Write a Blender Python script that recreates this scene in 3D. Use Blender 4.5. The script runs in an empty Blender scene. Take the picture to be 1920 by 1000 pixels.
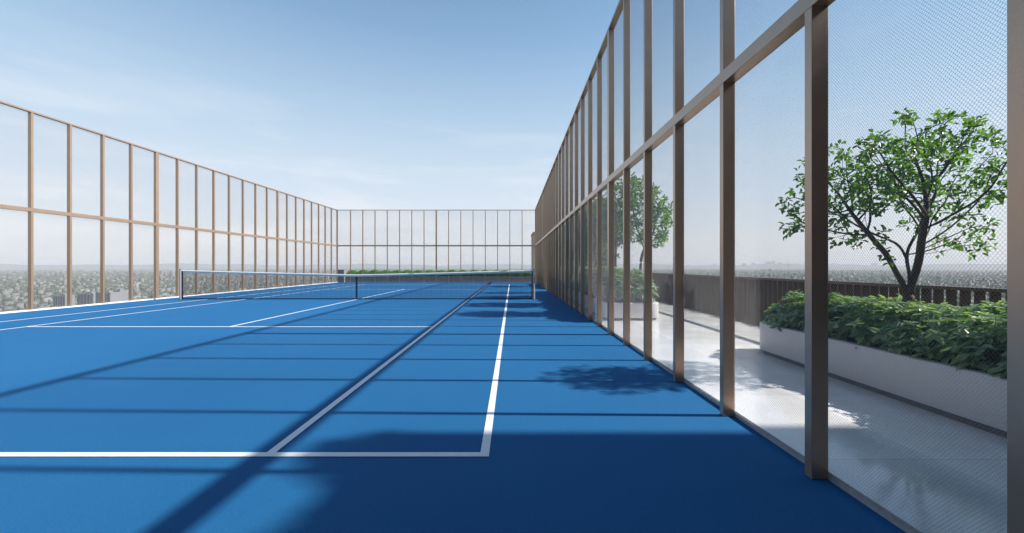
import bpy, math, random
import numpy as np
from mathutils import Vector, Matrix
R = math.radians
random.seed(7)
col = bpy.context.scene.collection
sc = bpy.context.scene

# ------------------------------------------------------------------ helpers
class MB:
    def __init__(self): self.v = []; self.f = []; self.mi = []
    def add(self, vs, fs, m=0):
        b = len(self.v); self.v += [tuple(p) for p in vs]
        self.f += [tuple(b+i for i in f) for f in fs]; self.mi += [m]*len(fs)
    def box(self, x0, x1, y0, y1, z0, z1, m=0):
        self.add([(x0,y0,z0),(x1,y0,z0),(x1,y1,z0),(x0,y1,z0),(x0,y0,z1),(x1,y0,z1),(x1,y1,z1),(x0,y1,z1)],
                 [(0,3,2,1),(4,5,6,7),(0,1,5,4),(1,2,6,5),(2,3,7,6),(3,0,4,7)], m)
    def sheet(self, x0, x1, y0, y1, z):
        self.add([(x0,y0,z),(x1,y0,z),(x1,y1,z),(x0,y1,z)], [(0,1,2,3)])
    def tube(self, pts, rads, n=6, caps=True):
        """tapered tube along a polyline"""
        pts = [Vector(p) for p in pts]; rings = []
        up = Vector((0,0,1))
        for i, p in enumerate(pts):
            d = (pts[min(i+1,len(pts)-1)] - pts[max(i-1,0)])
            if d.length < 1e-9: d = Vector((0,0,1))
            d.normalize()
            a = d.cross(up)
            if a.length < .15: a = d.cross(Vector((1,0,0)))
            a.normalize(); b = d.cross(a)
            rings.append([p + (a*math.cos(t)+b*math.sin(t))*rads[i] for t in [2*math.pi*k/n for k in range(n)]])
        vs = [q for r in rings for q in r]; fs = []
        for i in range(len(pts)-1):
            for k in range(n):
                fs.append((i*n+k, (i+1)*n+k, (i+1)*n+(k+1)%n, i*n+(k+1)%n))
        if caps:
            fs.append(tuple(range(n))); fs.append(tuple((len(pts)-1)*n+k for k in reversed(range(n))))
        self.add(vs, fs)
    def cyl(self, x, y, z0, z1, r, n=24):
        self.tube([(x,y,z0),(x,y,z1)], [r,r], n)
    def build(self, name, mat, parent=None, smooth=False, bevel=0, loc=None):
        me = bpy.data.meshes.new(name); me.from_pydata(self.v, [], self.f); me.update()
        mats = mat if isinstance(mat, (list, tuple)) else [mat]
        for m in mats: me.materials.append(m)
        if len(mats) > 1: me.polygons.foreach_set('material_index', self.mi)
        if smooth: me.polygons.foreach_set('use_smooth', [True]*len(me.polygons))
        o = bpy.data.objects.new(name, me); col.objects.link(o)
        if parent: o.parent = parent
        if loc: o.location = loc
        if bevel:
            b = o.modifiers.new('bevel', 'BEVEL'); b.width = bevel; b.segments = 2; b.limit_method = 'ANGLE'
        return o

def np_mesh(name, V, F, mat, parent=None, smooth=False):
    """V (n,3), F (m,k) numpy -> object"""
    me = bpy.data.meshes.new(name); k = F.shape[1]
    me.vertices.add(len(V)); me.vertices.foreach_set('co', V.astype(np.float32).ravel())
    me.loops.add(F.size); me.loops.foreach_set('vertex_index', F.astype(np.int32).ravel())
    me.polygons.add(len(F)); me.polygons.foreach_set('loop_start', np.arange(0, F.size, k, dtype=np.int32))
    me.polygons.foreach_set('loop_total', np.full(len(F), k, dtype=np.int32))
    if smooth: me.polygons.foreach_set('use_smooth', np.ones(len(F), dtype=bool))
    me.update(calc_edges=True); me.validate()
    for m in (mat if isinstance(mat,(list,tuple)) else [mat]): me.materials.append(m)
    o = bpy.data.objects.new(name, me); col.objects.link(o)
    if parent: o.parent = parent
    return o

def tag(o, label=None, cat=None, group=None, kind=None):
    if label: o['label'] = label
    if cat: o['category'] = cat
    if group: o['group'] = group
    if kind: o['kind'] = kind
    return o
def empty(name, loc=(0,0,0), rz=0):
    o = bpy.data.objects.new(name, None); col.objects.link(o)
    o.location = loc; o.rotation_euler.z = rz; o.empty_display_size = .3
    return o

# ------------------------------------------------------------------ materials
def new_mat(name):
    m = bpy.data.materials.new(name); m.use_nodes = True
    return m, m.node_tree.nodes, m.node_tree.links, m.node_tree.nodes['Principled BSDF']
def noise(N, L, scale, detail=4, rough=.55, vec=None, coord='Object', mapscale=None):
    n = N.new('ShaderNodeTexNoise'); n.inputs['Scale'].default_value = scale
    n.inputs['Detail'].default_value = detail; n.inputs['Roughness'].default_value = rough
    tc = N.new('ShaderNodeTexCoord'); out = tc.outputs[coord]
    if mapscale:
        mp = N.new('ShaderNodeMapping'); mp.inputs['Scale'].default_value = mapscale
        L.new(out, mp.inputs['Vector']); out = mp.outputs[0]
    L.new(out, n.inputs['Vector']); return n
def ramp(N, L, fac, stops):
    r = N.new('ShaderNodeValToRGB'); cr = r.color_ramp
    cr.elements[0].position, cr.elements[0].color = stops[0][0], (*stops[0][1], 1)
    cr.elements[1].position, cr.elements[1].color = stops[-1][0], (*stops[-1][1], 1)
    for p, c in stops[1:-1]:
        e = cr.elements.new(p); e.color = (*c, 1)
    L.new(fac, r.inputs[0]); return r
def rmap(N, L, fac, a, b, lo=0, hi=1):
    m = N.new('ShaderNodeMapRange'); L.new(fac, m.inputs[0])
    m.inputs[1].default_value = lo; m.inputs[2].default_value = hi
    m.inputs[3].default_value = a; m.inputs[4].default_value = b; return m.outputs[0]
def mul(c, k): return tuple(x*k for x in c)
def simple(name, c, rough=.5, metal=0, var=.12, nscale=6, bump=0, bscale=80, spec=.5, roughvar=.08):
    m, N, L, P = new_mat(name)
    n = noise(N, L, nscale)
    r = ramp(N, L, n.outputs[0], [(.3, mul(c, 1-var)), (.7, mul(c, 1+var))])
    L.new(r.outputs[0], P.inputs['Base Color'])
    P.inputs['Metallic'].default_value = metal; P.inputs['Specular IOR Level'].default_value = spec
    L.new(rmap(N, L, n.outputs[0], rough-roughvar, rough+roughvar), P.inputs['Roughness'])
    if bump:
        n2 = noise(N, L, bscale, 3)
        b = N.new('ShaderNodeBump'); b.inputs['Strength'].default_value = bump; b.inputs['Distance'].default_value = .01
        L.new(n2.outputs[0], b.inputs['Height']); L.new(b.outputs[0], P.inputs['Normal'])
    return m

def mat_court():
    m, N, L, P = new_mat('court_acrylic')
    big = noise(N, L, .35, 5, .6)
    fine = noise(N, L, 170, 3, .75)
    mid = noise(N, L, 38, 3, .6)
    r = ramp(N, L, big.outputs[0], [(.3, (.013,.120,.288)), (.7, (.018,.140,.325))])
    mx = N.new('ShaderNodeMix'); mx.data_type = 'RGBA'; mx.blend_type = 'MULTIPLY'; mx.inputs[0].default_value = 1
    g = ramp(N, L, fine.outputs[0], [(.3, (.52,.60,.68)), (.72, (1.34,1.28,1.22))])
    L.new(r.outputs[0], mx.inputs[6]); L.new(g.outputs[0], mx.inputs[7])
    mx2 = N.new('ShaderNodeMix'); mx2.data_type = 'RGBA'; mx2.blend_type = 'MULTIPLY'; mx2.inputs[0].default_value = 1
    g2 = ramp(N, L, mid.outputs[0], [(.3, (.94,.95,.96)), (.7, (1.05,1.04,1.03))])
    L.new(mx.outputs[2], mx2.inputs[6]); L.new(g2.outputs[0], mx2.inputs[7])
    L.new(mx2.outputs[2], P.inputs['Base Color'])
    P.inputs['Roughness'].default_value = .8; P.inputs['Specular IOR Level'].default_value = .16
    b = N.new('ShaderNodeBump'); b.inputs['Strength'].default_value = .35; b.inputs['Distance'].default_value = .002
    L.new(fine.outputs[0], b.inputs['Height']); L.new(b.outputs[0], P.inputs['Normal'])
    return m

def mat_paving(name, c, tile, rough, c2=None):
    m, N, L, P = new_mat(name)
    tc = N.new('ShaderNodeTexCoord')
    bt = N.new('ShaderNodeTexBrick'); bt.offset = 0.5
    bt.inputs['Scale'].default_value = 1; bt.inputs['Brick Width'].default_value = tile[0]
    bt.inputs['Row Height'].default_value = tile[1]; bt.inputs['Mortar Size'].default_value = .0025
    bt.inputs['Color1'].default_value = (*mul(c, .95), 1); bt.inputs['Color2'].default_value = (*mul(c, 1.05), 1)
    bt.inputs['Mortar'].default_value = (*mul(c, .6), 1)
    L.new(tc.outputs['Object'], bt.inputs['Vector'])
    n = noise(N, L, 2.2, 6, .65); sp = noise(N, L, 120, 2, .7)
    g = ramp(N, L, n.outputs[0], [(.3, (.88,.88,.88)), (.7, (1.08,1.08,1.08))])
    g2 = ramp(N, L, sp.outputs[0], [(.3, (.86,.86,.86)), (.7, (1.1,1.1,1.1))])
    a = N.new('ShaderNodeMix'); a.data_type='RGBA'; a.blend_type='MULTIPLY'; a.inputs[0].default_value=1
    b = N.new('ShaderNodeMix'); b.data_type='RGBA'; b.blend_type='MULTIPLY'; b.inputs[0].default_value=1
    L.new(bt.outputs[0], a.inputs[6]); L.new(g.outputs[0], a.inputs[7])
    L.new(a.outputs[2], b.inputs[6]); L.new(g2.outputs[0], b.inputs[7])
    L.new(b.outputs[2], P.inputs['Base Color'])
    L.new(rmap(N, L, n.outputs[0], rough-.05, rough+.07, .3, .7), P.inputs['Roughness'])
    P.inputs['Specular IOR Level'].default_value = .55
    return m

def mat_leaf(name, cs, trans=.35):
    m, N, L, P = new_mat(name)
    g = N.new('ShaderNodeNewGeometry')
    r = ramp(N, L, g.outputs['Random Per Island'], [(i/(len(cs)-1), c) for i, c in enumerate(cs)])
    L.new(r.outputs[0], P.inputs['Base Color']); P.inputs['Roughness'].default_value = .34
    t = N.new('ShaderNodeBsdfTranslucent')
    br = N.new('ShaderNodeMix'); br.data_type='RGBA'; br.blend_type='MULTIPLY'; br.inputs[0].default_value=1
    L.new(r.outputs[0], br.inputs[6]); br.inputs[7].default_value = (1.5,1.7,.7,1)
    L.new(br.outputs[2], t.inputs[0])
    mx = N.new('ShaderNodeMixShader'); mx.inputs[0].default_value = trans
    L.new(P.outputs[0], mx.inputs[1]); L.new(t.outputs[0], mx.inputs[2])
    L.new(mx.outputs[0], N['Material Output'].inputs[0])
    return m

def mat_ground():
    m, N, L, P = new_mat('far_land')
    n = noise(N, L, .0022, 8, .68); n2 = noise(N, L, .02, 5, .7)
    r = ramp(N, L, n.outputs[0], [(.32,(.035,.05,.03)),(.45,(.09,.10,.075)),(.56,(.17,.165,.14)),(.7,(.09,.11,.07))])
    g = ramp(N, L, n2.outputs[0], [(.3,(.55,.6,.55)),(.7,(1.5,1.45,1.4))])
    a = N.new('ShaderNodeMix'); a.data_type='RGBA'; a.blend_type='MULTIPLY'; a.inputs[0].default_value=1
    L.new(r.outputs[0], a.inputs[6]); L.new(g.outputs[0], a.inputs[7]); L.new(a.outputs[2], P.inputs['Base Color'])
    P.inputs['Roughness'].default_value = .95; P.inputs['Specular IOR Level'].default_value = .1
    return m
def mat_island(name, cs, rough=.8):
    m, N, L, P = new_mat(name)
    g = N.new('ShaderNodeNewGeometry')
    r = ramp(N, L, g.outputs['Random Per Island'], [(i/(len(cs)-1), c) for i, c in enumerate(cs)])
    r.color_ramp.interpolation = 'CONSTANT'
    L.new(r.outputs[0], P.inputs['Base Color']); P.inputs['Roughness'].default_value = rough
    return m

M = {}
M['court'] = mat_court()
M['line'] = simple('line_paint', (.80,.81,.83), .55, var=.03, nscale=14, bump=.15, bscale=300)
M['bronze'] = simple('bronze_coating', (.52,.355,.25), .30, metal=.65, var=.05, nscale=3, bump=.03, bscale=400, roughvar=.05)
M['fin'] = simple('brown_fin_coating', (.095,.060,.040), .5, metal=.15, var=.12, nscale=3)
M['wire'] = simple('steel_wire', (.36,.36,.37), .45, metal=.2, var=.05)
M['pave_a'] = mat_paving('pale_polished_stone', (.70,.69,.70), (50,1.2), .10)
M['pave_b'] = mat_paving('warm_polished_stone', (.80,.785,.77), (50,1.2), .16)
M['kerb'] = simple('kerb_stone', (.36,.355,.36), .6, var=.15, nscale=25, bump=.2, bscale=150)
M['wkerb'] = simple('white_edge_stone', (.75,.75,.74), .6, var=.06)
M['planter'] = simple('terrazzo_planter', (.56,.54,.535), .5, var=.07, nscale=60, bump=.12, bscale=160)
M['plinth'] = simple('dark_plinth', (.12,.12,.13), .6)
M['soil'] = simple('soil', (.05,.035,.022), .95, var=.3, nscale=20, bump=.8, bscale=40)
M['bark'] = simple('bark', (.105,.078,.058), .85, var=.3, nscale=40, bump=.7, bscale=90)
M['leaf_tree'] = mat_leaf('tree_leaf', [(.08,.16,.025),(.125,.24,.04),(.17,.31,.06),(.09,.18,.03)])
M['leaf_shrub'] = mat_leaf('shrub_leaf', [(.12,.19,.085),(.18,.27,.13),(.29,.38,.24),(.14,.23,.10)], .35)
M['leaf_hedge'] = mat_leaf('hedge_leaf', [(.08,.18,.03),(.15,.31,.05),(.20,.38,.07),(.11,.24,.04)], .45)
M['wall'] = simple('grey_stone_wall', (.25,.235,.24), .7, var=.2, nscale=9, bump=.3, bscale=60)
M['tan'] = simple('tan_render', (.50,.38,.27), .7, var=.05)
M['clad'] = simple('rear_blocker_brown', (.26,.185,.135), .6, var=.15)  # only for the added block behind the camera, brown for a warm bounce
M['deck'] = simple('concrete', (.4,.4,.39), .8, var=.1)
M['glass'] = simple('dark_glass', (.03,.04,.05), .1, var=.1)
M['alu'] = simple('brushed_post', (.46,.46,.48), .4, metal=.3, var=.05)
M['black'] = simple('black_plastic', (.02,.021,.025), .5)
M['netcord'] = simple('net_cord', (.018,.022,.035), .7)
M['band'] = simple('net_band_canvas', (.86,.86,.86), .75, var=.04, bump=.3, bscale=200)
M['strap'] = simple('net_strap', (.03,.035,.06), .7)
M['ground'] = mat_ground()
M['city'] = mat_island('city_walls', [(.155,.15,.14),(.13,.13,.12),(.18,.17,.15),(.11,.115,.105),(.15,.14,.125),(.22,.215,.20),(.12,.12,.11),(.16,.125,.10)])
M['wood'] = mat_island('far_foliage', [(.06,.08,.05),(.085,.105,.065),(.045,.065,.045),(.10,.115,.08)], .95)
M['tower'] = simple('tower_render', (.20,.205,.215), .6, var=.06, nscale=.05)
M['towerwin'] = simple('tower_windows', (.10,.12,.14), .25, var=.2, nscale=.05)
M['hill'] = simple('hill', (.06,.08,.07), .95, var=.2, nscale=.0008)

# ------------------------------------------------------------------ dimensions (camera at x=0, y=0, 1.191 above the court)
H = 1.191; FX = 1.667; LX = -12.77; FW = .10; Y0 = 2.258; PITCH = .945
FARY = Y0 + 29*PITCH; TOP = 5.325; MID = 2.69; PZ = .046

# ---- ground, deck, court, paving
g = MB()
# one sheet, refined radially so it reaches the horizon
rad = [0,500,1200,3000,8000,20000,45000,80000]
n = 48
vs = [(0,0,-110)]; fs = []
for r in rad[1:]:
    for k in range(n): vs.append((r*math.cos(2*math.pi*k/n), r*math.sin(2*math.pi*k/n), -110))
for k in range(n): fs.append((0, 1+k, 1+(k+1)%n))
for j in range(len(rad)-2):
    for k in range(n):
        a = 1+j*n; b = 1+(j+1)*n
        fs.append((a+k, b+k, b+(k+1)%n, a+(k+1)%n))
g.add(vs, fs); o = g.build('ground', M['ground'])
tag(o, 'flat hazy grey green land far below, running out to the horizon', 'ground', kind='structure')

b = MB(); b.box(-13.1, 5.45, -3.0, 36, -1.2, -.012)
b.box(5.45, 11.5, -7, 3.3, -1.2, -.012)
tag(b.build('roof_deck', M['deck']), 'concrete roof deck slab under the court and walkway', 'deck', kind='structure')
b = MB(); b.box(-12.6, 5.0, -2.6, 35.5, -110, -1.2)
tag(b.build('high_rise_building', M['deck']), 'tall building whose roof carries the tennis court', 'building')

court = MB(); court.sheet(LX+.02, 1.765, -1.6, FARY+.16, 0)
co = court.build('tennis_court', M['court']); tag(co, 'bright blue acrylic tennis court surface with fine grain', 'court', kind='structure')
def line(name, x0, x1, y0, y1, z=.004):
    l = MB(); l.sheet(x0, x1, y0, y1, z); return l.build(name, M['line'], co)
W = .0285
XR, XL, SR, SL, CX = -.173, -10.9, -1.535, -9.53, -5.535
B0, S0, S1, B1, NY = 2.556, 7.945, 20.83, 26.30, 14.43
line('baseline', XL-W, XR+W, B0-W, B0+W); line('baseline', XL-W, XR+W, B1-W, B1+W)
line('sideline', XR-W, XR+W, B0+W, B1-W); line('sideline', XL-W, XL+W, B0+W, B1-W)
line('singles_line', SR-W, SR+W, B0+W, B1-W); line('singles_line', SL-W, SL+W, B0+W, B1-W)
line('service_line', SL+W, SR-W, S0-W, S0+W); line('service_line', SL+W, SR-W, S1-W, S1+W)
line('centre_service_line', CX-W, CX+W, S0+W, S1-W)
line('centre_mark', CX-W, CX+W, B1-W-.12, B1-W)

p = MB(); p.box(1.765, 2.5, -3, 32, -.01, PZ)
tag(p.build('walkway', M['pave_a']), 'pale glossy stone strip of the walkway beside the fence', 'walkway', kind='structure')
p = MB(); p.box(2.5, 5.3, -3, 32, -.01, PZ-.001)
tag(p.build('walkway', M['pave_b']), 'warm grey polished stone walkway between the planters', 'walkway', kind='structure')
p = MB(); p.box(1.7622, 1.7648, -3, FARY+.1, -.008, PZ-.004)
tag(p.build('kerb_face', M['kerb']), 'grey stone kerb face along the foot of the near fence', 'kerb', kind='structure')
p = MB(); p.box(LX-.16, LX+.02, -1.6, FARY+.16, -.012, .03)
tag(p.build('kerb', M['wkerb']), 'thin white kerb along the outer edge of the blue court', 'kerb', kind='structure')
p = MB(); p.box(5.45, 11.5, -7, 3.3, -.012, .03)
tag(p.build('terrace_floor', M['deck']), 'concrete terrace floor under the plant room', 'floor', kind='structure')

# ------------------------------------------------------------------ fences
def wire_panel(w, z0, z1, cw=.0145, ch=.0095, r=.00055):
    """hexagonal woven cable net of real thin three-sided wires in the XZ plane, centred on x"""
    nx = int(w/cw); nz = int((z1-z0)/ch)
    cw = w/nx; ch = (z1-z0)/nz; tw = ch*.30
    A = []; B = []
    ii, jj = np.meshgrid(np.arange(nx), np.arange(nz), indexing='ij'); ii = ii.ravel(); jj = jj.ravel()
    off = (jj % 2)*.5
    x = (ii+off)*cw - w/2; z = z0 + jj*ch
    # short upright twist, then two diagonals up to the neighbouring twists
    A.append(np.stack([x, z], 1)); B.append(np.stack([x, z+tw], 1))
    for s in (-.5, .5):
        A.append(np.stack([x, z+tw], 1)); B.append(np.stack([x+s*cw, z+ch], 1))
    A = np.concatenate(A); B = np.concatenate(B)
    keep = (B[:,0] >= -w/2-1e-6) & (B[:,0] <= w/2+1e-6) & (A[:,0] <= w/2+1e-6)
    A = A[keep]; B = B[keep]; d = B-A; d /= np.linalg.norm(d, axis=1)[:,None]
    nrm = np.stack([-d[:,1], d[:,0]], 1)
    n = len(A); V = np.zeros((n, 6, 3))
    for e, Pp in enumerate((A, B)):
        for k, t in enumerate((math.pi/2, math.pi*7/6, math.pi*11/6)):
            V[:, e*3+k, 0] = Pp[:,0] + nrm[:,0]*math.cos(t)*r
            V[:, e*3+k, 2] = Pp[:,1] + nrm[:,1]*math.cos(t)*r
            V[:, e*3+k, 1] = math.sin(t)*r
    base = np.arange(n)[:,None]*6
    F = np.concatenate([base+np.array([k, (k+1)%3, 3+(k+1)%3, 3+k]) for k in range(3)])
    return V.reshape(-1,3), F
PV, PF = wire_panel(PITCH-.05, .03, TOP-.05)
proto_panel = None
def panel(parent, loc, rz, sx=1):
    global proto_panel
    if proto_panel is None:
        o = np_mesh('wire_mesh', PV, PF, M['wire'], parent); proto_panel = o
    else:
        o = proto_panel.copy(); col.objects.link(o); o.parent = parent
    o.location = loc; o.rotation_euler = (0,0,rz); o.scale = (sx,1,1)
    return o
post_mesh = {}
def post(parent, x, y, along, across, rz=0, name='post'):
    """rectangular hollow-section post; x,y is the centre"""
    key = (along, across)
    if key not in post_mesh:
        m = MB(); m.box(-across/2, across/2, -along/2, along/2, .001, TOP-.045)
        o = m.build(name, M['bronze'], parent, bevel=.0025)
        post_mesh[key] = o
    else:
        o = post_mesh[key].copy(); col.objects.link(o); o.parent = parent
    o.location = (x, y, 0); o.rotation_euler = (0,0,rz)
    return o
def side_fence(xc, k0, label, mesh_x):
    f = empty('court_fence', (xc, Y0, 0)); tag(f, label, 'fence', 'tall bronze fences around the court')
    for k in range(k0, 30):
        al = .115 if (k-5) % 8 == 0 else .055
        post(f, 0, k*PITCH + al/2, al, FW-.006)
        if k < 29: panel(f, (mesh_x-xc, (k+.5)*PITCH+.028, 0), math.pi/2)
    y0 = k0*PITCH-.5; y1 = 29*PITCH+.055
    m = MB(); m.box(-FW/2, FW/2, y0, y1, MID-.05, MID+.05); m.build('middle_rail', M['bronze'], f, bevel=.003)
    m = MB(); m.box(-FW/2, FW/2, y0, y1, TOP-.045, TOP); m.build('top_rail', M['bronze'], f, bevel=.003)
    return f
side_fence(FX+FW/2, -3, 'tall bronze post fence with wire mesh beside the walkway and planters', 1.752)
side_fence(LX-FW/2, 5, 'tall beige bronze fence on the open city side of the court', LX-FW+.015)
ff = empty('court_fence', (LX, FARY, 0))
tag(ff, 'tall bronze fence across the far end, in front of the long hedge', 'fence', 'tall bronze fences around the court')
xs0, xs1 = LX+.03, FX-.03
bw = (xs1-xs0)/16
for i in range(1, 16):
    al = .1 if i == 8 else .05
    post(ff, xs0+i*bw-LX, .05, al, FW-.006, math.pi/2)
for i in range(16): panel(ff, (xs0+(i+.5)*bw-LX, .08, 0), 0, (bw-.055)/(PITCH-.055))
m = MB(); m.box(.002, FX-LX-.002, .003, .097, MID-.05, MID+.05); m.build('middle_rail', M['bronze'], ff, bevel=.003)
m = MB(); m.box(.002, FX-LX-.002, .003, .097, TOP-.045, TOP-.002); m.build('top_rail', M['bronze'], ff, bevel=.003)

# ------------------------------------------------------------------ tennis net
NL, NR = -11.80, .775
net = empty('tennis_net', ((NL+NR)/2, NY, 0)); tag(net, 'low tennis net with white top band, strung across the blue court between two posts', 'net')
ncx = (NL+NR)/2
def ztop(x):
    u = abs((x-(CX))/((NR-NL)/2)); return .895 + .155*min(u,1)**1.15
m = MB(); r = .0026
nx = 279
for i in range(nx+1):
    x = NL+.08 + (NR-NL-.16)*i/nx
    m.box(x-ncx-r, x-ncx+r, -r, r, .03, ztop(x)-.03)
zz = 0.03
while zz < 1.03:
    xs = [NL+.08 + (NR-NL-.16)*i/40 for i in range(41)]
    for a, c in zip(xs[:-1], xs[1:]):
        if max(ztop(a), ztop(c)) - .03 > zz: m.box(a-ncx, c-ncx, -r*.8, r*.8, zz-r, zz+r)
    zz += .045
m.build('net_mesh', M['netcord'], net)
m = MB(); N_ = 60
for i in range(N_):
    a = NL+.03+(NR-NL-.06)*i/N_; c = NL+.03+(NR-NL-.06)*(i+1)/N_
    za, zc = ztop(a), ztop(c); a -= ncx; c -= ncx
    # folded canvas: narrow hem below, rounded over the cable on top
    pf = [(-.005,-.08),(-.013,-.055),(-.019,-.03),(-.017,-.012),(-.009,-.002),(0,0),(.009,-.002),(.017,-.012),(.019,-.03),(.013,-.055),(.005,-.08)]
    k = len(pf)
    m.add([(a,q,za+r_) for q,r_ in pf]+[(c,q,zc+r_) for q,r_ in pf], [(j,(j+1)%k,k+(j+1)%k,k+j) for j in range(k)])
m.build('top_band', M['band'], net, smooth=True)
m = MB(); m.box(NL+.05-ncx, NR-.05-ncx, -.008, .008, .012, .045); m.build('bottom_cord', M['netcord'], net)
m = MB(); m.box(CX-ncx-.026, CX-ncx+.026, -.014, .014, .005, ztop(CX)-.078); m.build('centre_strap', M['strap'], net)
for s, x in ((1, NL), (-1, NR)):
    m = MB(); m.cyl(0, 0, .002, 1.075, .043, 28); po = m.build('post', M['alu'], net, smooth=False); po.location = (x-ncx, 0, 0)
    m = MB(); m.cyl(0, 0, 1.075, 1.088, .0445, 28); c_ = m.build('cap', M['black'], po)
    m = MB(); m.box(s*.046-.003 if s>0 else -.046-.03, s*.046+.03 if s>0 else -.046+.003, -.02, .02, .02, 1.03); m.build('lacing_bar', M['black'], po)
    m = MB(); m.cyl(0, 0, .001, .012, .07, 28); m.build('base_plate', M['black'], po)

# ------------------------------------------------------------------ planters
def rrect(x0, x1, y0, y1, r, inset, nseg=10):
    x0 += inset; x1 -= inset; y0 += inset; y1 -= inset; r = max(r-inset, .02)
    pts = []
    for cx, cy, a0 in ((x1-r, y0+r, -90), (x1-r, y1-r, 0), (x0+r, y1-r, 90), (x0+r, y0+r, 180)):
        for k in range(nseg+1):
            a = R(a0 + 90*k/nseg); pts.append((cx+r*math.cos(a), cy+r*math.sin(a)))
    return pts
def loft(m, loops):
    n = len(loops[0]); vs = [q for l in loops for q in l]; fs = []
    for i in range(len(loops)-1):
        for k in range(n): fs.append((i*n+k, i*n+(k+1)%n, (i+1)*n+(k+1)%n, (i+1)*n+k))
    m.add(vs, fs)
def planter(x0, x1, y0, y1, r, zr, label):
    root = empty('planter', (0,0,0)); tag(root, label, 'planter', 'stone planters on the walkway')
    L_ = lambda ins, z: [(x,y,z) for x,y in rrect(x0,x1,y0,y1,r,ins)]
    m = MB(); loft(m, [L_(.05, PZ+.055), L_(.004, PZ+.055), L_(0, PZ+.06), L_(0, zr-.018), L_(.004, zr-.006), L_(.014, zr), L_(.085, zr), L_(.095, zr-.01), L_(.098, zr-.1)])
    sh = m.build('shell', M['planter'], root, smooth=True)
    m = MB(); loft(m, [L_(.045, PZ-.001), L_(.045, PZ+.056)]); m.build('plinth', M['plinth'], root)
    m = MB(); l = L_(.09, zr-.07); m.add(l, [tuple(range(len(l)))]); m.build('soil', M['soil'], root)
    return root
planter(3.25, 4.55, -1.6, 5.62, .42, .447, 'long pale stone planter nearest the camera, with a rounded end')
planter(1.93, 3.14, 8.5, 19.2, .22, .42, 'pale stone planter with clipped shrubs close behind the fence, middle of the walkway')
planter(1.93, 3.14, 20.8, 27.5, .22, .42, 'farthest pale stone planter, mostly hidden behind the fence posts')

# ------------------------------------------------------------------ foliage
def leaf_mesh(pos, dirs, nrm, length, width, fold=.25):
    """two folded quads per leaf; arrays"""
    n = len(pos)
    side = np.cross(dirs, nrm); side /= np.linalg.norm(side, axis=1)[:,None]+1e-9
    up = np.cross(side, dirs); up /= np.linalg.norm(up, axis=1)[:,None]+1e-9
    Lg = length[:,None]; Wd = width[:,None]
    V = np.zeros((n,6,3))
    V[:,0] = pos
    V[:,1] = pos + dirs*Lg*.33 + side*Wd*.5 + up*Wd*fold
    V[:,2] = pos + dirs*Lg*.70 + side*Wd*.36 + up*Wd*fold*.6
    V[:,3] = pos + dirs*Lg - up*Lg*.12
    V[:,4] = pos + dirs*Lg*.70 - side*Wd*.36 + up*Wd*fold*.6
    V[:,5] = pos + dirs*Lg*.33 - side*Wd*.5 + up*Wd*fold
    b = np.arange(n)[:,None]*6
    F = np.concatenate([b+np.array([0,3,2,1]), b+np.array([0,5,4,3])])
    return V.reshape(-1,3), F
def unit(a): return a/(np.linalg.norm(a, axis=-1, keepdims=True)+1e-9)

def grow_tree(seed, base, lobes, n_attr, stems, step=.07, infl=.5, kill=.12, stem_dirs=None, trunk=None, tip_r=.0026, expo=2.0):
    """space colonisation: returns node positions, parents"""
    rg = np.random.default_rng(seed)
    att = []
    tot = sum(l[3]*l[4]*l[5] for l in lobes)
    for (cx, cy, cz, rx, ry, rz) in lobes:
        k = int(n_attr*rx*ry*rz/tot)+8
        d = unit(rg.normal(size=(k,3))); rr = rg.uniform(0,1,k)**(1/2.4)
        att.append(d*rr[:,None]*np.array([rx,ry,rz]) + np.array([cx,cy,cz]))
    att = np.concatenate(att)
    P = []; par = []
    tips = []
    root_i = None
    if trunk:
        p = np.array(base, float); P.append(p); par.append(-1); d = unit(np.array(trunk[:3], float))
        for i in range(int(trunk[3]/step)):
            d = unit(d + rg.normal(size=3)*.05); p = p + d*step; P.append(p); par.append(len(P)-2)
        root_i = len(P)-1
    for s in range(stems):
        a = stem_dirs[s]
        if root_i is None:
            p = np.array(base, float) + np.array([.05*math.cos(s*2.2), .05*math.sin(s*2.2), 0])
            P.append(p); par.append(-1); cur = len(P)-1
        else:
            cur = max(0, root_i - (s % 3)); p = P[cur]
        d = unit(np.array(a[:3], float)); n = int(a[3]/step)
        for i in range(n):
            d = unit(d + rg.normal(size=3)*.16 + np.array([0,0,.02]))
            p = p + d*step; P.append(p); par.append(cur); cur = len(P)-1
    for it in range(90):
        if len(att) == 0: break
        A = np.array(P)
        D = np.linalg.norm(att[:,None]-A[None], axis=2)
        near = D.argmin(1); dm = D.min(1)
        act = dm < (infl if it > 6 else 1.2)
        if not act.any(): break
        acc = {}
        for i in np.where(act)[0]:
            acc.setdefault(int(near[i]), []).append(unit(att[i]-A[near[i]]))
        new = 0
        for k, ds in acc.items():
            d = unit(np.sum(ds, 0) + rg.normal(size=3)*.25 + np.array([0,0,.12]))
            q = A[k] + d*step
            if np.min(np.linalg.norm(A-q, axis=1)) < step*.35: continue
            P.append(q); par.append(k); new += 1
        A2 = np.array(P)
        D = np.linalg.norm(att[:,None]-A2[None], axis=2).min(1)
        att = att[D > kill]
        if not new: break
    P = np.array(P); par = np.array(par)
    # radii by the pipe rule
    ch = [[] for _ in P]
    for i, q in enumerate(par):
        if q >= 0: ch[q].append(i)
    rad = np.zeros(len(P))
    for i in range(len(P)-1, -1, -1):
        if not ch[i]: rad[i] = tip_r
        else: rad[i] = (sum(rad[c]**expo for c in ch[i]))**(1/expo)
    return P, par, ch, rad
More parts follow.
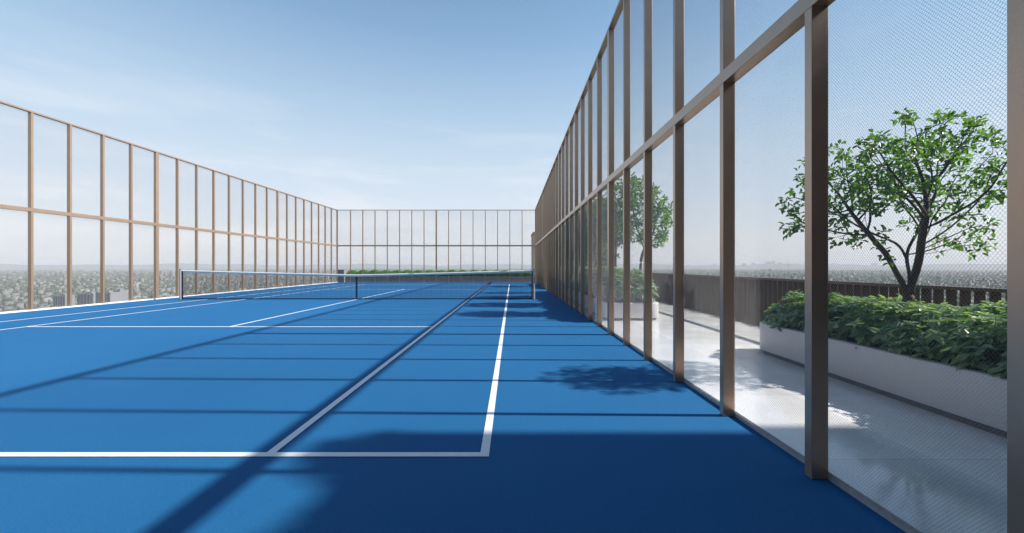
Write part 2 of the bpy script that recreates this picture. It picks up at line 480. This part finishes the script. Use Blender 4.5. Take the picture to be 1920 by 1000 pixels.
def tree(name, label, seed, base, lobes, n_attr, stem_dirs, leaf_len, per_node, step=.07, infl=.5, kill=.12, rmax=.045, group=None, tw=5, trunk=None):
    rg = np.random.default_rng(seed+50)
    P, par, ch, rad = grow_tree(seed, base, lobes, n_attr, len(stem_dirs), step, infl, kill, stem_dirs, trunk)
    sc_ = rmax/rad.max(); rad = np.maximum(rad*sc_, .0018)
    root = empty(name, tuple(base)); tag(root, label, 'tree', group)
    inv = -np.array(base)
    m = MB()
    # chains from every branching
    done = set()
    starts = [(i, None) for i in range(len(P)) if par[i] < 0]
    for i in range(len(P)):
        if len(ch[i]) > 1:
            big = max(ch[i], key=lambda c: rad[c])
            for c in ch[i]:
                if c != big: starts.append((c, i))
    for s, pr in starts:
        chain = [] if pr is None else [pr]
        rr = [] if pr is None else [min(rad[s]*1.15, rad[pr])]
        i = s
        while True:
            chain.append(i); rr.append(rad[i] if i != s or pr is None else rad[i])
            if not ch[i]: break
            i = max(ch[i], key=lambda c: rad[c])
        if len(chain) < 2: continue
        if pr is None: rr[0] *= 1.35
        big = max(rr)
        # smooth the path a little
        pts = P[chain].copy()
        for _ in range(5):
            if len(pts) > 2: pts[1:-1] = pts[1:-1]*.5 + (pts[:-2]+pts[2:])*.25
        m.tube([tuple(q+inv) for q in pts], rr, 8 if big > .012 else (5 if big > .005 else 3), caps=False)
    m.build('trunk', M['bark'], root, smooth=True)
    size = np.ones(len(P))
    for i in range(len(P)-1, -1, -1):
        if par[i] >= 0: size[par[i]] += size[i]
    idx = np.where(size <= tw)[0]
    idx = np.repeat(idx, per_node)
    n = len(idx)
    pp = par[idx]; tdir = unit(P[idx]-P[np.maximum(pp,0)])
    pos = P[idx] + rg.normal(size=(n,3))*.018
    d = unit(tdir*.5 + rg.normal(size=(n,3))*.8 + np.array([0,0,-.12]))
    pos = pos + d*leaf_len*rg.uniform(.1,.5,(n,1))
    nr = unit(np.array([0,0,1.]) + rg.normal(size=(n,3))*.45)
    ln = leaf_len*rg.uniform(.65,1.2,n)
    V, F = leaf_mesh(pos+inv, d, nr, ln, ln*rg.uniform(.48,.62,n))
    np_mesh('crown', V, F, M['leaf_tree'], root)
    return root

ZS = .40
G1 = 'small multi-stem trees in the planters'
tree('tree', 'dark-branched small tree in the nearest planter, right of the closest fence post', 11, (4.12,4.30,.38),
     [(3.68,4.25,2.14,.62,.6,.42),(3.36,4.3,1.85,.46,.5,.38),(4.05,4.25,2.2,.4,.5,.35),(4.6,4.3,2.1,.55,.6,.6),(4.24,4.3,2.55,.30,.36,.36),(3.28,4.3,1.58,.34,.36,.20),(4.62,4.3,2.5,.34,.4,.3),(4.1,4.3,1.95,.45,.5,.25),(3.62,4.2,1.50,.22,.3,.14),(4.75,4.3,1.5,.3,.35,.25)], 1350,
     [(-1,-.05,.62,.62),(-.45,-.25,1,.62),(-.15,.35,1,.75),(.22,-.1,1,.8),(.75,.1,.8,.6)], .063, 5, step=.05, infl=.42, kill=.085, rmax=.048, tw=5, trunk=(.02,0,1,.62), group=G1)
tree('tree', 'leafy multi-stem tree at the near end of the middle planter, widest crown', 21, (2.85,10.0,.36),
     [(2.95,10,2.75,.78,.7,.65),(2.75,9.9,2.0,.55,.5,.4),(3.5,10,1.75,.25,.3,.15),(3.55,10,2.6,.4,.5,.35),(3.45,10.0,2.3,.5,.6,.55),(2.4,10,2.2,.55,.6,.55),(3.05,10,3.2,.3,.35,.22),(3.62,10.1,1.95,.32,.4,.3)], 1350,
     [(.12,0,1,.7),(.45,.1,.9,.5),(-.3,0,1,.5)], .085, 8, step=.065, infl=.5, kill=.10, rmax=.035, group=G1)
tree('tree', 'slender multi-stem tree second along the middle planter', 31, (2.45,12.4,.36),
     [(2.68,12.4,2.6,.72,.8,.7),(2.5,12.2,1.9,.58,.8,.5),(3.2,12.4,2.3,.5,.7,.5),(2.6,12.4,1.55,.6,.7,.35)], 1500,
     [(.1,0,1,.8),(.4,.2,1,.5),(-.35,0,1,.6)], .10, 9, step=.075, infl=.55, kill=.11, rmax=.035, group=G1)
tree('tree', 'dense small tree third along the middle planter', 41, (2.35,15.2,.36),
     [(2.68,15.2,2.4,.72,.9,.8),(2.6,15.4,1.7,.6,.8,.45),(2.8,15.2,3.0,.4,.5,.4)], 1200,
     [(.1,0,1,.7),(.3,.2,1,.5),(-.3,0,1,.6)], .12, 9, step=.08, infl=.55, kill=.12, rmax=.035, group=G1)
tree('tree', 'small tree at the far end of the middle planter', 51, (2.4,18.0,.36),
     [(2.7,18,2.4,.72,.9,.8)], 600, [(.1,0,1,.7),(-.3,0,1,.6)], .10, 6, step=.09, infl=.6, kill=.13, rmax=.035, group=G1)
tree('tree', 'small tree in the farthest planter, hidden among the fence posts', 61, (2.4,23.5,.36),
     [(2.75,23.5,2.4,.76,1.0,.8)], 600, [(.1,0,1,.7),(-.3,0,1,.6)], .11, 6, step=.09, infl=.6, kill=.13, rmax=.035, group=G1)

def rosettes(seed, x0, x1, y0, y1, rcorner, zbase, hmax, spacing, llen, nleaf, mat, name, label, cat, lay=(1,.78,.55), edge=.32, kind='stuff', over=.05, taper=.7, und=.12):
    rg = np.random.default_rng(seed)
    pts = []
    nx = int((x1-x0+2*over)/spacing); ny = int((y1-y0+2*over)/spacing)
    for i in range(nx):
        for j in range(ny):
            x = x0-over+(i+.5+rg.uniform(-.45,.45))*spacing; y = y0-over+(j+.5+rg.uniform(-.45,.45))*spacing
            ex = min(x-(x0-over), x1+over-x); ey = min(y-(y0-over), y1+over-y)
            if ex < 0 or ey < 0: continue
            if ex < rcorner and ey < rcorner and math.hypot(rcorner-ex, rcorner-ey) > rcorner: continue
            e = min(1, min(ex, ey*taper)/edge)
            hh = hmax*(.42+.58*math.sin(e*math.pi/2))
            hh *= 1 + und*math.sin(x*5.1+y*2.3)*math.cos(y*3.1-x*1.7)
            out = np.array([(1 if x > (x0+x1)/2 else -1)*(1-min(1,ex/edge)), (1 if y > (y0+y1)/2 else -1)*(1-min(1,ey*taper/edge)), 0])
            for q, l in enumerate(lay):
                pts.append((x+rg.normal()*.03, y+rg.normal()*.03, zbase+hh*l*rg.uniform(.88,1.1), *out))
    pts = np.array(pts); n = len(pts)
    axis = unit(np.array([0,0,1.]) + pts[:,3:]*.7 + rg.normal(size=(n,3))*.16)
    t1 = unit(np.cross(axis, np.array([1.,.3,0]))); t2 = np.cross(axis, t1)
    P_, D_, N_2, L2 = [], [], [], []
    ph = rg.uniform(0, 6.28, n); s = rg.uniform(.7,1.2,n)
    for k in range(nleaf):
        a = ph + 2*math.pi*k/nleaf + rg.normal(size=n)*.12
        d = unit(t1*np.cos(a)[:,None] + t2*np.sin(a)[:,None] + axis*(rg.uniform(-.25,.25,(n,1)) + (.25 if k % 2 else -.1)))
        P_.append(pts[:,:3] + d*.008); D_.append(d); N_2.append(axis + d*.25); L2.append(llen*s*rg.uniform(.85,1.1,n))
    P_ = np.concatenate(P_); D_ = np.concatenate(D_); N_2 = unit(np.concatenate(N_2)); L2 = np.concatenate(L2)
    V, F = leaf_mesh(P_, D_, N_2, L2, L2*.52, .10)
    # stems under each rosette
    st = MB()
    o = np_mesh(name, V, F, mat)
    sv = []; sf = []
    for i in range(0, n):
        x, y, z = pts[i,:3]; b0 = np.array([x-pts[i,3]*.12+rg.normal()*.02, y-pts[i,4]*.12+rg.normal()*.02, zbase])
        r_ = .0022; c = len(sv)
        sv += [(b0[0]-r_, b0[1], zbase), (b0[0]+r_, b0[1], zbase), (x+r_, y, z), (x-r_, y, z)]; sf.append((c, c+1, c+2, c+3))
    so = np_mesh('stems', np.array(sv), np.array(sf), M['bark'], o)
    tag(o, label, cat, kind=kind)
    return o
rosettes(5, 3.34, 4.46, -1.4, 5.45, .4, .37, .42, .092, .09, 7, M['leaf_shrub'], 'ground_cover', 'dense mound of whorled green leaves filling the nearest planter', 'shrubs', lay=(1,.84,.66,.45))
rosettes(6, 2.0, 3.06, 8.6, 19.1, .2, .35, .68, .10, .10, 7, M['leaf_shrub'], 'ground_cover', 'dense green leafy shrubs filling the middle planter', 'shrubs', lay=(1,.82,.6))
rosettes(8, 2.0, 3.06, 20.9, 27.4, .2, .35, .55, .13, .11, 7, M['leaf_shrub'], 'ground_cover', 'green leafy shrubs filling the farthest planter', 'shrubs', lay=(1,.7))

# ---- far end: low wall, pillar, hedge
m = MB(); m.box(-12.72, 1.60, 30.15, 30.35, -.01, .40); m.box(-12.72, 1.60, 31.3, 31.5, -.01, .40)
tag(m.build('low_wall', M['wall'], bevel=.01), 'low grey stone wall under the long hedge behind the far fence', 'wall')
m = MB(); m.box(-12.95, -12.42, 29.95, 30.5, -.01, .93)
pl = m.build('wall_pillar', M['wall'], bevel=.01); tag(pl, 'dark grey stone pillar at the left end of the low wall', 'pillar')
def hedge():
    rg = np.random.default_rng(3)
    P_ = []; Nn = []
    x = -12.1; k = 0
    while x < 1.3:
        rx = .52; c = np.array([x, 30.85, .52]); hz = .36*rg.uniform(.93,1.06)
        n = 1100; d = unit(rg.normal(size=(n,3))); d[:,2] = abs(d[:,2])
        rr = rg.uniform(.82,1.03,(n,1))
        P_.append(c + d*rr*np.array([rx,.42,hz])); Nn.append(d)
        x += .84; k += 1
    n = 9000   # body between the domes
    q = np.stack([rg.uniform(-12.5,1.55,n), rg.uniform(30.42,31.2,n), rg.uniform(.36,.74,n)], 1)
    q[:n//2,1] = rg.uniform(30.34,30.45,n//2)
    P_.append(q); Nn.append(unit(np.tile([0,-.8,.6],(n,1))+rg.normal(size=(n,3))*.3))
    P_ = np.concatenate(P_); Nn = np.concatenate(Nn); n = len(P_)
    d = unit(np.cross(Nn, rg.normal(size=(n,3)))+Nn*.35)
    ln = rg.uniform(.06,.10,n)
    V, F = leaf_mesh(P_, d, unit(Nn+rg.normal(size=(n,3))*.3), ln, ln*.6)
    o = np_mesh('hedge', V, F, M['leaf_hedge']); tag(o, 'long clipped green hedge with rounded tops behind the far fence', 'hedge')
    m = MB(); m.box(-12.5, 1.5, 30.5, 31.15, .1, .62); m.build('stems', M['soil'], o)
hedge()

# ---- slat fence on the far side of the walkway
sf = empty('slat_fence', (4.76, 12, 0)); tag(sf, 'waist-high brown fin fence along the outer edge of the walkway', 'fence')
m = MB(); y = -2.4
while y < 30:
    m.box(-.054, .054, y-12, y-12+.012, PZ+.02, .935); y += .133
m.build('fins', M['fin'], sf)
m = MB(); m.box(-.057, .057, -14.4, 18, .935, .972); m.build('top_rail', M['fin'], sf, bevel=.003)
m = MB(); m.box(-.057, .057, -14.4, 18, PZ-.001, PZ+.022); m.build('bottom_rail', M['fin'], sf, bevel=.002)
rosettes(9, 4.92, 5.28, -2.2, 29.5, .1, .0, .40, .12, .085, 6, M['leaf_hedge'], 'hedge', 'low green planting poking through behind the brown fin fence', 'hedge', lay=(1,.8,.6), edge=.1, kind='stuff', over=.0)

# ---- tan building closing the far end of the walkway
tb = empty('service_building', (1.70, 32.1, 0)); tag(tb, 'low tan building behind the trees at the far end of the walkway', 'building')
m = MB(); m.box(0, 6.6, 0, 3.5, -.01, 3.75); m.build('wall', M['tan'], tb)
m = MB(); m.box(-.05, 6.65, -.05, 3.55, 3.75, 3.9); m.build('roof', M['deck'], tb)
m = MB(); m.box(1.6, 2.6, -.03, .002, .05, 2.2); d_ = m.build('door', M['fin'], tb)
m = MB(); m.box(2.42, 2.46, -.09, -.028, 1.0, 1.2); m.build('handle', M['alu'], d_)
for q in (3.4, 4.9):
    m = MB(); m.box(q, q+1.0, -.02, .002, 1.2, 2.3); m.build('window', M['glass'], tb)

# ---- plant room outside the frame whose shade falls across the near court
SUN_EL, DY = 39.45, .02
kx = 1/math.tan(R(SUN_EL))
HT = (5.75+1.02)/kx
pr = empty('plant_room', (5.75, 2.77, 0)); tag(pr, 'rendered plant room beside the court, right of the camera, casting the broad shade', 'building')
m = MB(); m.box(0, 4.6, -8, 0, -.01, HT-.12); m.build('wall', M['tan'], pr)
m = MB(); m.box(-.003, 4.62, -8.02, .003, HT-.12, HT); m.build('roof', M['deck'], pr)
m = MB(); m.box(-.03, .002, -3.4, -2.4, .03, 2.2); d_ = m.build('door', M['fin'], pr)
m = MB(); m.box(-.09, -.028, -2.55, -2.5, 1.0, 1.2); m.build('handle', M['alu'], d_)
for q in range(4):
    m = MB(); m.box(-.02, .002, -1.9+q*.42, -1.6+q*.42, 2.6, 3.6); m.build('louvre', M['fin'], pr)
rb = empty('rear_blocker', (-4.5, -2.4, 0)); tag(rb, 'unseen brown building block added behind the camera to darken the near court and posts', 'building')  # added out of view: cuts sky light on the near court and post fronts
m = MB(); m.box(-9.2, 9.6, -3, 0, -.01, 6.2); m.build('wall', M['clad'], rb)
m = MB(); m.box(-9.25, 9.65, -3.05, .05, 6.2, 6.4); m.build('roof', M['deck'], rb)
for q in (-6, -3, 0, 3):
    m = MB(); m.box(q, q+1.6, -.002, .03, .3, 2.5); m.build('window', M['glass'], rb)
def bush(seed, c, rr, label, nl):  # leaf clumps added out of view to dapple the edge of the broad shade
    rg = np.random.default_rng(seed); n = nl
    d = unit(rg.normal(size=(n,3))); p_ = np.array(c)+d*rg.uniform(.45,1.1,(n,1))*np.array(rr)
    dd = unit(np.cross(d, rg.normal(size=(n,3)))+d*.4); ln = rg.uniform(.05,.09,n)
    V, F = leaf_mesh(p_, dd, d, ln, ln*.55)
    o = np_mesh('shade_shrub', V, F, M['leaf_tree']); tag(o, label, 'shrub')
bush(1, (5.95,2.42,HT+.08), (.3,.33,.24), 'unseen shrub added on the plant room roof to make the shade edge leafy, at its corner', 1300)
bush(2, (5.95,1.35,HT+.05), (.22,.5,.12), 'unseen shrub added on the plant room roof to make the shade edge leafy, away from its corner', 700)

# ------------------------------------------------------------------ the city far below
GZ = -110
def city():
    rg = np.random.default_rng(12)
    n = 10500
    ang = rg.uniform(R(-68), R(80), n); D = np.exp(rg.uniform(math.log(620), math.log(14000), n))
    x = D*np.sin(ang)/1.0; y = D*np.cos(ang)
    s = rg.uniform(7,20,n)*np.clip(D/3500,.9,3); t = rg.uniform(7,20,n)*np.clip(D/3500,.9,3)
    h = rg.gamma(3, 3.2, n)+4; tall = rg.uniform(0,1,n) < .02; h[tall] += rg.uniform(10,40,tall.sum())
    h = np.minimum(h, np.clip(D*.009, 11, 50))
    rot = rg.normal(size=n)*.3
    c, sn = np.cos(rot), np.sin(rot)
    V = np.zeros((n,8,3))
    for k, (a, b_, zt) in enumerate([(-1,-1,0),(1,-1,0),(1,1,0),(-1,1,0),(-1,-1,1),(1,-1,1),(1,1,1),(-1,1,1)]):
        V[:,k,0] = x + c*a*s/2 - sn*b_*t/2; V[:,k,1] = y + sn*a*s/2 + c*b_*t/2; V[:,k,2] = GZ + zt*h
    b = np.arange(n)[:,None]*8
    F = np.concatenate([b+np.array(q) for q in [(4,5,6,7),(0,1,5,4),(1,2,6,5),(2,3,7,6),(3,0,4,7)]])
    o = np_mesh('city_blocks', V.reshape(-1,3), F, M['city']); tag(o, 'hazy spread of countless small houses and blocks far below the court', 'city', kind='stuff')
    n = 34000
    ang = rg.uniform(R(-68), R(80), n); D = np.exp(rg.uniform(math.log(600), math.log(13000), n))
    x = D*np.sin(ang); y = D*np.cos(ang); s = rg.uniform(6,15,n)*np.clip(D/2500,.8,4); h = rg.uniform(7,15,n)
    ring = [(math.cos(a), math.sin(a)) for a in [k*math.pi/3 for k in range(6)]]
    V = np.zeros((n,13,3))
    for k in range(6):
        j = rg.uniform(.75,1.2,n)
        V[:,k] = np.stack([x+ring[k][0]*s*j, y+ring[k][1]*s*j, np.full(n,GZ+1.)], 1)
        j = rg.uniform(.55,.95,n)
        V[:,6+k] = np.stack([x+ring[k][0]*s*j, y+ring[k][1]*s*j, GZ+h*rg.uniform(.6,.85,n)], 1)
    V[:,12] = np.stack([x, y, GZ+h], 1)
    b = np.arange(n)[:,None]*13
    F = np.concatenate([b+np.array((k,(k+1)%6,6+(k+1)%6,6+k)) for k in range(6)] + [b+np.array((6+k,6+(k+1)%6,12,12)) for k in range(6)])
    F3 = F
    me = bpy.data.meshes.new('woodland')
    faces = [tuple(f) if f[2] != f[3] else tuple(f[:3]) for f in F3.tolist()]
    me.from_pydata(V.reshape(-1,3).tolist(), [], faces); me.materials.append(M['wood'])
    o = bpy.data.objects.new('woodland', me); col.objects.link(o)
    tag(o, 'hazy mass of tree canopy between the houses far below', 'woodland', kind='stuff')
city()
def tower(px, d, w, dp, top, label, name='tower_block', cols=7, rz=.0):
    x = (px-960)*d/759.6
    t = empty(name, (x, d, GZ), rz); tag(t, label, 'building', 'far towers rising out of the city')
    h = top-GZ
    m = MB(); m.box(-w/2, w/2, -dp/2, dp/2, 0, h); m.build('wall', M['tower'], t)
    for k in range(cols):
        a = -w/2 + w*(k+.28)/cols; m = MB(); m.box(a, a+w*.5/cols, -dp/2-.4, -dp/2+.1, 4, h-3); m.build('window_strip', M['towerwin'], t)
    m = MB(); m.box(-w/5, w/5, -dp/5, dp/5, h, h+max(3, h*.03)); m.build('roof_plant', M['tower'], t)
    return t
tower(203, 830, 30, 22, -52, 'grey striped tower at the left, just below the court edge', cols=4)
tower(226, 900, 16, 20, -52, 'slim pale striped tower beside the left-hand grey tower', cols=3)
tower(170, 860, 34, 22, -56, 'wide grey tower left of the other striped towers', cols=5)
tower(120, 1000, 30, 22, -70, 'short grey tower farthest left', cols=5)
for i, (px, d, w, top) in enumerate([(1395,22000,190,150),(1412,23000,150,190),(1440,22000,260,230),(1450,22500,120,290),(1462,23000,180,200),(1492,22000,150,150),(1560,21000,180,120),(1640,21000,240,140),(1340,24000,240,100),(1290,25000,210,90),(760,25000,240,90)]):
    lb = ['hazy tower on the right horizon, first left of the tall pair', 'slim hazy tower left of the widest one on the skyline', 'widest hazy tower on the right skyline', 'tallest hazy slab beside the widest tower',
          'hazy tower just right of the tallest slab', 'hazy tower right of the thin mast', 'hazy tower behind the nearest fence post', 'hazy tower seen through the near tree',
          'faint low tower left of the skyline group', 'faintest low tower over the middle of the brown fence', 'faint tower on the horizon above the hedge'][i]
    tower(px, d, w, 90, top, lb, cols=3)
m = MB(); m.tube([(0,0,0),(0,0,240),(0,0,450)], [20,9,3], 6)
ms = m.build('radio_mast', M['tower']); ms.location = ((1478-960)*15000/759.6, 15000, GZ); tag(ms, 'thin tall mast standing above the right horizon', 'mast')
# far low ridge on the horizon
m = MB(); rgx = random.Random(4); pts = []
for i in range(61):
    a = R(-60+2*i); d = 26000
    pts.append((d*math.sin(a), d*math.cos(a), 90+45*math.sin(i*.7)+30*math.sin(i*1.9+1)+rgx.uniform(-12,12)))
vs = []; fs = []
for i, (x, y, z) in enumerate(pts):
    vs += [(x*.94, y*.94, GZ-5), (x, y, z), (x*1.06, y*1.06, GZ-5)]
    if i: b0 = (i-1)*3; fs += [(b0, b0+3, b0+4, b0+1), (b0+1, b0+4, b0+5, b0+2)]
m.add(vs, fs); tag(m.build('hills', M['hill'], smooth=True), 'very faint low blue ridge along the horizon', 'hills', kind='structure')

# ---- haze
HZ = MB(); HZ.box(-90000, 90000, -90000, 90000, GZ-1, 460)
hm = bpy.data.materials.new('haze_air'); hm.use_nodes = True
N, L = hm.node_tree.nodes, hm.node_tree.links
N.remove(N['Principled BSDF'])
pv = N.new('ShaderNodeVolumePrincipled'); pv.inputs['Color'].default_value = (.96,.97,1,1)
pv.inputs['Density'].default_value = 5e-5; pv.inputs['Anisotropy'].default_value = 0
L.new(pv.outputs[0], N['Material Output'].inputs['Volume'])
hz = HZ.build('haze', hm); tag(hz, 'pale haze in the air over the city', 'haze', kind='stuff')
hz.display_type = 'WIRE'

# ------------------------------------------------------------------ sky, sun, camera
w = bpy.data.worlds.new('World'); sc.world = w; w.use_nodes = True
N, L = w.node_tree.nodes, w.node_tree.links
bg = N['Background']
sky = N.new('ShaderNodeTexSky'); sky.sky_type = 'NISHITA'; sky.sun_disc = False
sky.sun_elevation = R(SUN_EL); sky.sun_rotation = R(91.2)
sky.altitude = 100; sky.air_density = 1.0; sky.dust_density = 1.0; sky.ozone_density = 1.5
tc = N.new('ShaderNodeTexCoord')
mp = N.new('ShaderNodeMapping'); mp.inputs['Scale'].default_value = (1.3, 1.3, 8); mp.inputs['Location'].default_value = (.3, .1, .2)
nz = N.new('ShaderNodeTexNoise'); nz.inputs['Scale'].default_value = 1.5; nz.inputs['Detail'].default_value = 9; nz.inputs['Roughness'].default_value = .62; nz.inputs['Distortion'].default_value = .35
L.new(tc.outputs['Generated'], mp.inputs[0]); L.new(mp.outputs[0], nz.inputs['Vector'])
cr = N.new('ShaderNodeMapRange'); cr.inputs[1].default_value = .50; cr.inputs[2].default_value = .72; cr.inputs[3].default_value = 0; cr.inputs[4].default_value = .75
L.new(nz.outputs[0], cr.inputs[0])
sep = N.new('ShaderNodeSeparateXYZ'); L.new(tc.outputs['Generated'], sep.inputs[0])
el = N.new('ShaderNodeMapRange'); el.inputs[1].default_value = .38; el.inputs[2].default_value = .12; L.new(sep.outputs[2], el.inputs[0])
mm = N.new('ShaderNodeMath'); mm.operation = 'MULTIPLY'; L.new(cr.outputs[0], mm.inputs[0]); L.new(el.outputs[0], mm.inputs[1])
# thin bright haze veil low in the sky, over a deeper blue zenith
tint = N.new('ShaderNodeMix'); tint.data_type = 'RGBA'; tint.blend_type = 'MULTIPLY'; tint.inputs[0].default_value = 1
L.new(sky.outputs[0], tint.inputs[6]); tint.inputs[7].default_value = (.55,.78,.88,1)
vf = ramp(N, L, sep.outputs[2], [(0,(.86,)*3),(.22,(.82,)*3),(.40,(.58,)*3),(.56,(.30,)*3),(.72,(0,)*3)])
vc = ramp(N, L, sep.outputs[2], [(0,(1.0,.965,.96)),(.07,(.93,.95,1.0)),(.16,(.82,.90,1.0)),(.30,(.68,.85,1.0)),(.5,(.46,.72,1.0))])
vs5 = N.new('ShaderNodeVectorMath'); vs5.operation = 'SCALE'; vs5.inputs['Scale'].default_value = 5.3; L.new(vc.outputs[0], vs5.inputs[0])
veil = N.new('ShaderNodeMix'); veil.data_type = 'RGBA'; L.new(vf.outputs[0], veil.inputs[0]); L.new(tint.outputs[2], veil.inputs[6]); L.new(vs5.outputs[0], veil.inputs[7])
mx = N.new('ShaderNodeMix'); mx.data_type = 'RGBA'; L.new(mm.outputs[0], mx.inputs[0]); L.new(veil.outputs[2], mx.inputs[6]); mx.inputs[7].default_value = (6.0,5.9,5.9,1)
L.new(mx.outputs[2], bg.inputs[0]); bg.inputs[1].default_value = .115

sd = Vector((1, -DY, math.tan(R(SUN_EL))*math.hypot(1,DY))).normalized()
ld = bpy.data.lights.new('sun', 'SUN'); ld.energy = 5.0; ld.angle = R(.95); ld.color = (1,.95,.88)
so = bpy.data.objects.new('sun', ld); col.objects.link(so); so.rotation_euler = (-sd).to_track_quat('-Z','Y').to_euler()
so.location = (30, 0, 30)

cd = bpy.data.cameras.new('camera'); cam = bpy.data.objects.new('camera', cd); col.objects.link(cam)
cam.location = (0,0,H); cam.rotation_euler = (R(90),0,0)
cd.sensor_width = 36; cd.lens = 759.6/1920*36; cd.clip_start = .05; cd.clip_end = 200000
cd.shift_y = -.7/1920
sc.camera = cam
vs_ = sc.view_settings; vs_.view_transform = 'Standard'; vs_.look = 'None'; vs_.gamma = 1; vs_.exposure = 0.62
sc.render.engine = 'CYCLES'
c = sc.cycles
c.use_denoising = True; c.max_bounces = 8; c.diffuse_bounces = 3; c.glossy_bounces = 3; c.volume_bounces = 0
c.transparent_max_bounces = 8; c.sample_clamp_indirect = 8; c.caustics_reflective = False; c.caustics_refractive = False
sc.render.filter_size = 1.2
